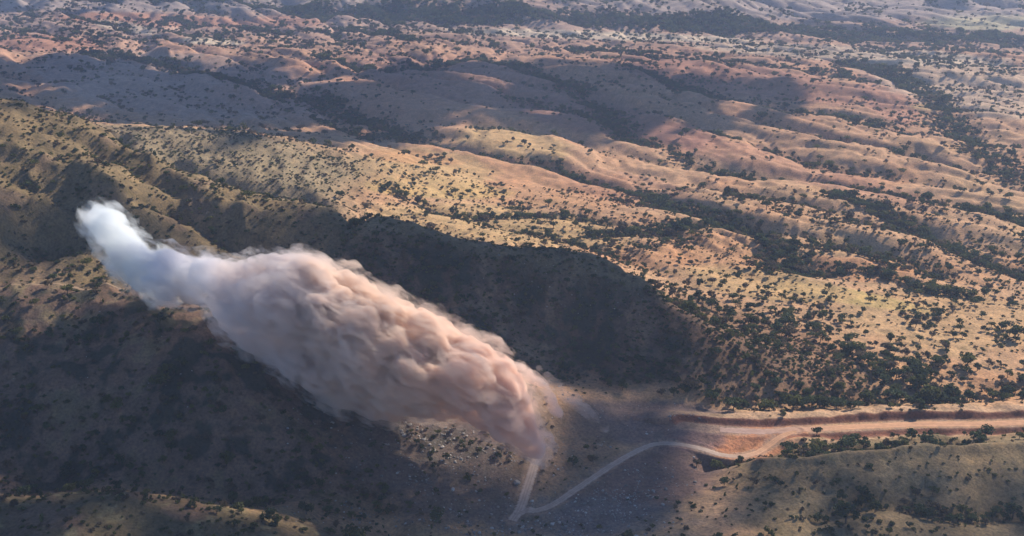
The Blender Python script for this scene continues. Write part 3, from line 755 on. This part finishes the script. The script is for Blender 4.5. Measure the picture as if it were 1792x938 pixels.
for cu, cv, a, b, an, w, s_ in RB:
    k = blob(ru_, rv_, cu, cv, a, b, an)*w; bs = np.where(k > p, s_, bs); p = np.maximum(p, k)
p *= .25+.75*ss(-.2,.4,fbm(rx/14, ry/14, 3, 400))
rd = np.zeros(len(rx))
for Pq, _, w in ROADS: dd, _, _ = dist_poly(rx, ry, Pq, 12); rd = np.maximum(rd, ss(w+1.2, w+.2, dd))
keep_ = (rng.random(len(rx)) < p*.42)&(rd < .1)
rx, ry, rz, bs = rx[keep_], ry[keep_], rz[keep_], bs[keep_]
rs = bs*rng.lognormal(-.55, .42, len(rx)); rr_ = rng.uniform(0, 6.28, len(rx)); rk = rng.integers(0, 6, len(rx))
o_ = np.argsort(-rs/np.hypot(rx, ry)); uu, vv = project(rx, ry, rz+.5)
vis = visible(rx, ry, rz+.6*rs+.3)&~in_poly(uu, vv, PLUME_OUT)
top = [i for i in o_ if vis[i]][:300]; tset = np.zeros(len(rx), bool); tset[top] = True
RP = [(640,700,860,800,'on the bright rubble patch under the dust cloud'),(640,800,860,870,'on the steep slope below the bright rubble patch'),(860,740,940,860,'beside the upper switchback track'),
      (800,850,900,938,'left of the hairpin bend'),(900,890,1010,938,'below the hairpin bend'),(1010,820,1200,938,'on the rubble flat right of the hairpin'),(940,740,1100,900,'inside the bend of the track'),
      (940,660,1300,760,'on the grey quarry floor'),(480,620,640,800,'on the dark slope under the left part of the dust cloud'),(480,800,800,938,'at the foot of the dark slope, bottom of the photo'),
      (0,520,480,870,'on the shaded left hillside'),(0,480,480,560,'along the left ridge top'),(200,300,560,480,'on the left hillside above the smoke'),(700,380,1250,640,'on the shaded face of the dark ridge')]
for i in top:
    w_ = next((s for a, b, c, d, s in RP if a <= uu[i] < c and b <= vv[i] < d), 'on the bare ground')
    sw = 'small' if rs[i] < .8 else ('medium' if rs[i] < 1.3 else 'large')
    o = link(bpy.data.objects.new('boulder', ROCKS[rk[i]])); o.location = (rx[i], ry[i], rz[i]+.15*rs[i]); o.scale = (rs[i],)*3; o.rotation_euler = (0, 0, rr_[i])
    lb = f'{sw} pale grey boulder {w_}'; tag(o, lb, 'boulder', 'boulders: '+lb)
q = ~tset
o = scatter_gn('rubble', ROCKS, np.stack([rx, ry, rz], 1)[q], rk[q], rs[q], rr_[q]); tag(o, 'loose pale grey stones strewn over the slopes and flats by the track', 'rubble')
print('rocks', len(rx), len(top))

# ============================================================ dust cloud drifting off the slope
def poly_dist(u, v, P):
    d = np.full(u.shape, 1e9); n = len(P)
    for i in range(n):
        ax, ay = P[i]; bx, by = P[(i+1) % n]; ex, ey = bx-ax, by-ay
        t = np.clip(((u-ax)*ex+(v-ay)*ey)/(ex*ex+ey*ey+1e-9), 0, 1); d = np.minimum(d, np.hypot(u-ax-ex*t, v-ay-ey*t))
    return np.where(in_poly(u, v, P), d, -d)
pr = np.random.default_rng(11); BALLS = {}; FLOW = np.array((-.885, .27, .375)); FLOW /= np.linalg.norm(FLOW)
def dust_spheres(out, n, rmin, rmax, flat=.75):
    """balls that fill an outline as tall as it is thick, resting against the slope"""
    out_a = np.array(out, float); res = []
    tries = 0
    while len(res) < n and tries < 60000:
        tries += 1
        u = pr.uniform(out_a[:,0].min(), out_a[:,0].max()); v = pr.uniform(out_a[:,1].min(), out_a[:,1].max())
        d = float(poly_dist(np.array([u]), np.array([v]), out)[0])
        if d < rmin*.7: continue
        r = min(d*1.0, rmax)*pr.uniform(.55, 1.0); r = max(r, rmin)
        T = math.sqrt(max(d*2.0*60, 0))*flat; T = min(T, 95)
        res.append((u, v, r, pr.uniform(-1, 1)*max(T-r*.5, 0), T))
    return res
CAPX = [0,150,200,300,400,500,600,700,800,900,945,1100]; CAPY = [690,684,682,676,666,655,645,634,620,603,594,590]
def to_world(res):
    S = []
    for u, v, r, dz, T in res:
        x, y = march(np.array([u]), np.array([v]), gh); y0 = min(y[0], float(np.interp(u, CAPX, CAPY)))
        a, b, c = ray(u, v); px_ = y0/b*math.hypot(math.hypot(a, b), c)/F       # metres per photo pixel there
        yy = y0-(T*.85+r*.3)*px_+dz*px_; t = yy/b
        S.append((a*t, yy, HC+c*t, r*px_))
    return S
def dust_mesh(name, S, vox, amp, seed, extra=6, islands=0):
    import bmesh
    bm = bmesh.new(); allS = list(S)
    for (x, y, z, r) in S:                                     # billows on billows
        for _ in range(extra):
            d = pr.normal(size=3); d /= np.linalg.norm(d); q = r*pr.uniform(.25, .5)
            allS.append((x+d[0]*r*.85, y+d[1]*r*.85, z+d[2]*r*.85, q))
    base = bmesh.new(); bmesh.ops.create_icosphere(base, subdivisions=2, radius=1)
    bv = np.array([v.co[:] for v in base.verts]); bv = bv+FLOW*((bv@FLOW)[:,None]*.55); bf = np.array([[v.index for v in f.verts] for f in base.faces]); base.free(); bm.free()
    A = np.array(allS); V = (bv[None]*A[:,None,3:4]+A[:,None,:3]).reshape(-1,3); Fq = (bf[None]+np.arange(len(A))[:,None,None]*len(bv)).reshape(-1,3)
    me = mesh_np(name+'_raw', V, Fq); o = bpy.data.objects.new(name+'_raw', me); SC.collection.objects.link(o)
    m = o.modifiers.new('r', 'REMESH'); m.mode = 'VOXEL'; m.voxel_size = vox; m.use_smooth_shade = True
    m = o.modifiers.new('s', 'SMOOTH'); m.iterations = 2; m.factor = .6
    dg = bpy.context.evaluated_depsgraph_get(); me2 = bpy.data.meshes.new_from_object(o.evaluated_get(dg)); me2.name = name
    bpy.data.objects.remove(o); bpy.data.meshes.remove(me)
    n = len(me2.vertices); co = np.empty(n*3, np.float32); no = np.empty(n*3, np.float32)
    me2.vertices.foreach_get('co', co); me2.vertex_normals.foreach_get('vector', no); co = co.reshape(-1,3).astype(float); no = no.reshape(-1,3)
    cs = co-FLOW*((co@FLOW)[:,None]*.58)
    w = cs+np.stack([vn3(cs/13+s*40, seed+s) for s in range(3)], 1)*4.5
    dsp = 0
    for k, (L, a) in enumerate(((9, 1.2), (4.2, .75), (2.1, .42))):
        dsp = dsp+(.5-np.abs(vn3(w/L, seed+10+k)))*2*a
    co = co+no*(dsp*amp)[:,None]
    me2.vertices.foreach_set('co', co.astype(np.float32).ravel()); me2.update()
    o = bpy.data.objects.new(name+'_raw', me2); SC.collection.objects.link(o)      # clean where billows fold through each other
    m = o.modifiers.new('r', 'REMESH'); m.mode = 'VOXEL'; m.voxel_size = vox*.9; m.use_smooth_shade = True
    m = o.modifiers.new('s', 'SMOOTH'); m.iterations = 1; m.factor = .5
    dg = bpy.context.evaluated_depsgraph_get(); me3 = bpy.data.meshes.new_from_object(o.evaluated_get(dg))
    bpy.data.objects.remove(o); bpy.data.meshes.remove(me2); me2 = me3; me2.name = name; n = len(me2.vertices)
    if islands:                                    # drop the small closed pockets inside
        E = np.empty(len(me2.edges)*2, np.int32); me2.edges.foreach_get('vertices', E); E = E.reshape(-1, 2)
        lab = np.arange(n)
        while True:
            m_ = np.minimum(lab[E[:,0]], lab[E[:,1]]); new = lab.copy(); np.minimum.at(new, E[:,0], m_); np.minimum.at(new, E[:,1], m_)
            new = new[new]; new = new[new]
            if (new == lab).all(): break
            lab = new
        cnt = np.bincount(lab, minlength=n); bad = np.nonzero(cnt[lab] < islands)[0]
        b = bmesh.new(); b.from_mesh(me2); b.verts.ensure_lookup_table(); bmesh.ops.delete(b, geom=[b.verts[int(q)] for q in bad], context='VERTS'); b.to_mesh(me2); b.free()
    return me2
def dust_mat(name, dens, lo=.36, fs=.085):
    """dust whose colour runs from tan near the blast to bluish white at the tip"""
    m = M(name); m.n.remove(m.b); pv = m.new('ShaderNodeVolumePrincipled')
    tc = m.new('ShaderNodeNewGeometry').outputs['Position']; sp = m.new('ShaderNodeSeparateXYZ'); m.l(tc, sp.inputs[0])
    n = m.noise(.035, 2, .5, tc)
    k = m.math('ADD', sp.outputs['X'], m.math('MULTIPLY', m.math('SUBTRACT', n, .5), 120.0))
    mr_ = m.new('ShaderNodeMapRange'); m.l(k, mr_.inputs[0]); mr_.inputs[1].default_value = -250; mr_.inputs[2].default_value = 20
    m.l(m.ramp(mr_.outputs[0], (.03, (.95,.98,1.0)), (.20, (.92,.91,.94)), (.42, (.945,.86,.82)), (.66, (.968,.84,.74)), (1, (.955,.80,.725))), pv.inputs['Color'])
    dt = m.new('ShaderNodeVectorMath', operation='DOT_PRODUCT'); m.l(tc, dt.inputs[0]); dt.inputs[1].default_value = tuple(FLOW)
    sc_ = m.new('ShaderNodeVectorMath', operation='SCALE'); sc_.inputs[0].default_value = tuple(FLOW*-.55); m.l(dt.outputs['Value'], sc_.inputs['Scale'])
    ad = m.new('ShaderNodeVectorMath', operation='ADD'); m.l(tc, ad.inputs[0]); m.l(sc_.outputs[0], ad.inputs[1])
    n2 = m.noise(fs, 5, .62, ad.outputs[0], .5)
    dn = m.new('ShaderNodeMapRange'); dn.interpolation_type = 'SMOOTHSTEP'; m.l(n2, dn.inputs[0]); dn.inputs[1].default_value = lo; dn.inputs[2].default_value = lo+.17; dn.inputs[3].default_value = 0; dn.inputs[4].default_value = dens
    m.l(dn.outputs[0], pv.inputs['Density']); pv.inputs['Anisotropy'].default_value = 0
    m.l(pv.outputs[0], m.out.inputs['Volume']); return m.m
root = link(bpy.data.objects.new('dust_cloud', None)); root.location = (-90, 640, 30)
tag(root, 'long billowing dust cloud, tan near the track and grey white at its left tip', 'dust cloud')
bpy.context.view_layer.update()
def puff_obj(name, me, mat, label):
    me.materials.clear(); me.materials.append(mat); o = link(bpy.data.objects.new(name, me)); o.parent = root; o.matrix_parent_inverse = root.matrix_world.inverted(); tag(o, label)
BODY = [p for p in PLUME_OUT]
TAN = [(500,475),(540,450),(580,465),(640,496),(700,526),(760,551),(800,581),(850,598),(885,618),(908,655),(922,700),(938,745),(950,778),(947,806),(934,802),(908,782),(870,762),(830,742),(800,732),(740,728),(680,740),(630,724),(590,710),(545,690),(520,640),(510,580),(480,540)]
GREY = [(195,450),(240,430),(300,442),(350,449),(420,459),(480,450),(540,449),(580,470),(600,520),(560,560),(560,640),(580,700),(540,686),(480,655),(420,605),(372,555),(362,528),(280,521),(240,511),(212,478)]
HEAD = [(147,392),(175,362),(213,372),(238,412),(258,440),(255,470),(225,482),(200,465),(188,435),(160,410)]
def grp(name, out, n, rmin, rmax, mat, label, seed, amp=1.0, flat=.75):
    S = to_world(dust_spheres(out, n, rmin, rmax, flat)); BALLS[name] = S; puff_obj(name, dust_mesh(name, S, 1.0, amp, seed, 6, 1500), mat, label)
grp('dust_billow', TAN, 520, 4, 26, dust_mat('tan_dust', .75, .42, .105), 'tan billowing body of the dust cloud', 21, 1.3)
grp('smoke_drift', GREY, 260, 5, 24, dust_mat('grey_dust', .30, .42, .1), 'grey drifting middle of the dust cloud', 22, 1.3)
grp('smoke_head', HEAD, 90, 4, 18, dust_mat('white_smoke', .22, .39), 'pale bluish white raised tip', 23, 1.0)

LOBE = [(905,625),(945,655),(972,692),(988,738),(976,736),(955,708),(925,672)]
WISP = [(930,632),(1000,678),(1040,720),(1070,753),(1055,755),(1015,722),(975,690)]
grp('dust_lobe', LOBE, 110, 4, 14, dust_mat('lobe_dust', .17, .42, .12), 'short tan tongue of dust right of the tail', 26, .9, .6)
grp('dust_wisp', WISP, 150, 4, 16, dust_mat('thin_dust', .055, .44, .12), 'thin tan wisps of dust streaming down to the quarry floor', 24, .8, .5)
for nm, src, dn, lb in (('dust_fringe', 'dust_billow', .13, 'ragged thin veil round the tan dust'), ('smoke_fringe', 'smoke_drift', .09, 'ragged thin veil round the grey dust'), ('smoke_veil', 'smoke_head', .09, 'thin veil round the white tip')):
    S = [(x, y, z, r+3.6) for x, y, z, r in BALLS[src]]
    puff_obj(nm, dust_mesh(nm, S, 1.3, 2.6, 30, 3, 1500), dust_mat(nm+'_dust', dn, .47, .12), lb)

# ============================================================ unseen clouds overhead, placed and shaped to shade chosen ground
mc = M('cloud_white'); mc.b.inputs['Base Color'].default_value = (.85,.85,.87,1); mc.b.inputs['Roughness'].default_value = 1; mc.b.inputs['Specular IOR Level'].default_value = 0
cr = np.random.default_rng(5)
def shade_poly(uv, hidden=()):
    q = np.array(uv, float); x, y = march(q[:,0], q[:,1], gh); return np.stack([x, y], 1)
def cloud(name, P, alt, spacing, cover, label, seed, feather=30, nscale=70, open_over=None):
    P = [tuple(p) for p in P]; A = np.array(P)
    gx = np.arange(A[:,0].min()-spacing, A[:,0].max()+spacing, spacing); gy = np.arange(A[:,1].min()-spacing, A[:,1].max()+spacing, spacing)
    X_, Y_ = [a.ravel() for a in np.meshgrid(gx, gy)]
    X_ = X_+cr.uniform(-.4,.4,len(X_))*spacing; Y_ = Y_+cr.uniform(-.4,.4,len(Y_))*spacing
    d = poly_dist(X_, Y_, P)+feather*.8*fbm(X_/nscale, Y_/nscale, 3, seed)
    n = .5+.5*fbm(X_/nscale, Y_/nscale, 3, seed+5)
    k = (d > 0)&(n > 1-cover-.001) if cover < 1 else (d > 0)
    X_, Y_, d = X_[k], Y_[k], d[k]; zg = gh(X_, Y_)
    if open_over is not None:                     # puffs removed along the sun's path, a gap shaped to light the dust
        S = np.array(open_over); free = np.ones(len(X_), bool); sv = np.array(SUN)
        for c in S:
            q = c[:3]-np.stack([X_, Y_, zg], 1); t = q@sv; pd = np.linalg.norm(q-t[:,None]*sv, axis=1)
            free &= ~(((pd < c[3]*.8)&(t > 28))|((pd < c[3]+4)&(t > 50)))
        X_, Y_, d, zg = X_[free], Y_[free], d[free], zg[free]
    r = spacing*np.clip(.45+.6*d/feather, .45, 1.05)*cr.uniform(.85,1.15,len(X_)); 
    L = (alt+cr.uniform(-.5,.5,len(X_))*spacing*2-zg)/SUN.z
    C0 = np.stack([X_+SUN.x*L, Y_+SUN.y*L, zg+SUN.z*L], 1)
    import bmesh
    b = bmesh.new(); bmesh.ops.create_icosphere(b, subdivisions=2, radius=1); bv = np.array([v.co[:] for v in b.verts]); bf = np.array([[v.index for v in f.verts] for f in b.faces]); b.free()
    V = []
    V = (bv[None]*(r[:,None,None]*np.array([1,1,.8]))+C0[:,None]).reshape(-1,3); V = V+ (vn3(V/(spacing*.5), seed)*spacing*.2)[:,None]
    Fq = (bf[None]+np.arange(len(r))[:,None,None]*len(bv)).reshape(-1,3)
    me = mesh_np(name, V, Fq); me.materials.append(mc.m); o = link(bpy.data.objects.new('cloud', me)); tag(o, kind='structure'); print('cloud', len(r))
FAR = shade_poly([(-250,93),(0,90),(160,95),(330,112),(560,106),(760,114),(1000,108),(1130,120),(1300,135),(1430,160),(1470,185),(1380,212),(1250,214),(1200,232),(1110,240),(980,230),(840,210),(780,232),(700,252),(640,262),(560,262),(450,236),(230,230),(120,198),(0,172),(-250,150)])
cloud('cloud', FAR, 1500, 34, .64, '', 1, 150, 240)
LIT = BALLS['dust_billow']+BALLS['smoke_drift']+BALLS['smoke_head']
AF = [(p[0]*1.01, p[1]*(1.045 if i < 9 else 1)) for i, p in enumerate(shade_poly([(575,400),(640,398),(740,418),(850,448),(950,452),(1010,452),(1060,470),(1110,500),(1155,540),(1175,600),(1200,660),(1240,705),(1100,698),(1040,690)]))]+[(20,705),(-40,712),(-120,724),(-150,750)]
cloud('cloud', AF, 1500, 14, 1.0, '', 2, 16, 40, LIT)  # added cloud, fitted to ridge A to keep its near face dark
BF = shade_poly([(-200,600),(150,600),(335,575),(375,640),(450,730),(560,790),(700,810),(800,815),(880,850),(935,850),(975,770),(985,715),(1000,690),(1060,705),(1120,722),(1205,745),(1225,790),(1220,840),(1200,890),(1190,960),(900,1000),(620,960),(450,900),(300,875),(150,863),(-200,875)])
cloud('cloud', BF, 1500, 14, 1.0, '', 3, 26, 40, LIT)
LF = shade_poly([(-200,385),(60,395),(180,400),(240,440),(260,490),(-200,490)]); cloud('cloud', LF, 1500, 14, 1.0, '', 4, 18, 40, LIT)
TH1 = shade_poly([(-200,300),(200,345),(560,395),(560,450),(300,440),(-200,420)]); cloud('cloud', TH1, 1520, 9, .6, '', 5, 14, 30)
TH2 = shade_poly([(1150,815),(1400,805),(1900,800),(1900,1050),(1050,1050)]); cloud('cloud', TH2, 1520, 8, .42, '', 6, 14, 24)
TH3 = shade_poly([(-200,880),(150,868),(300,882),(600,945),(500,1080),(-200,1080)]); cloud('cloud', TH3, 1520, 8, .58, '', 7, 14, 24)
TH4 = shade_poly([(-250,2),(700,2),(1900,2),(1900,36),(1200,26),(700,18),(300,26),(-250,34)]); cloud('cloud', TH4, 1600, 45, .25, '', 8, 60, 260)

# ============================================================ haze
import bmesh
bm = bmesh.new(); bmesh.ops.create_cube(bm, size=1)
zlo, zhi = float(Z.min())-1.0, max(float(Z.max()), HC)+12.0
RH = 28000
for v in bm.verts: v.co = (v.co.x*2*RH, v.co.y*2*RH, (zlo+zhi)/2+v.co.z*(zhi-zlo))
me = bpy.data.meshes.new('haze'); bm.to_mesh(me); bm.free()
mh = M('haze'); mh.n.remove(mh.b); pv = mh.new('ShaderNodeVolumePrincipled'); pv.inputs['Color'].default_value = (.50,.66,1,1); pv.inputs['Density'].default_value = HAZE_D; pv.inputs['Anisotropy'].default_value = .2
mh.l(pv.outputs[0], mh.out.inputs['Volume']); me.materials.append(mh.m); tag(link(bpy.data.objects.new('haze', me)), 'thin bluish haze over the plain', 'haze', kind='stuff')
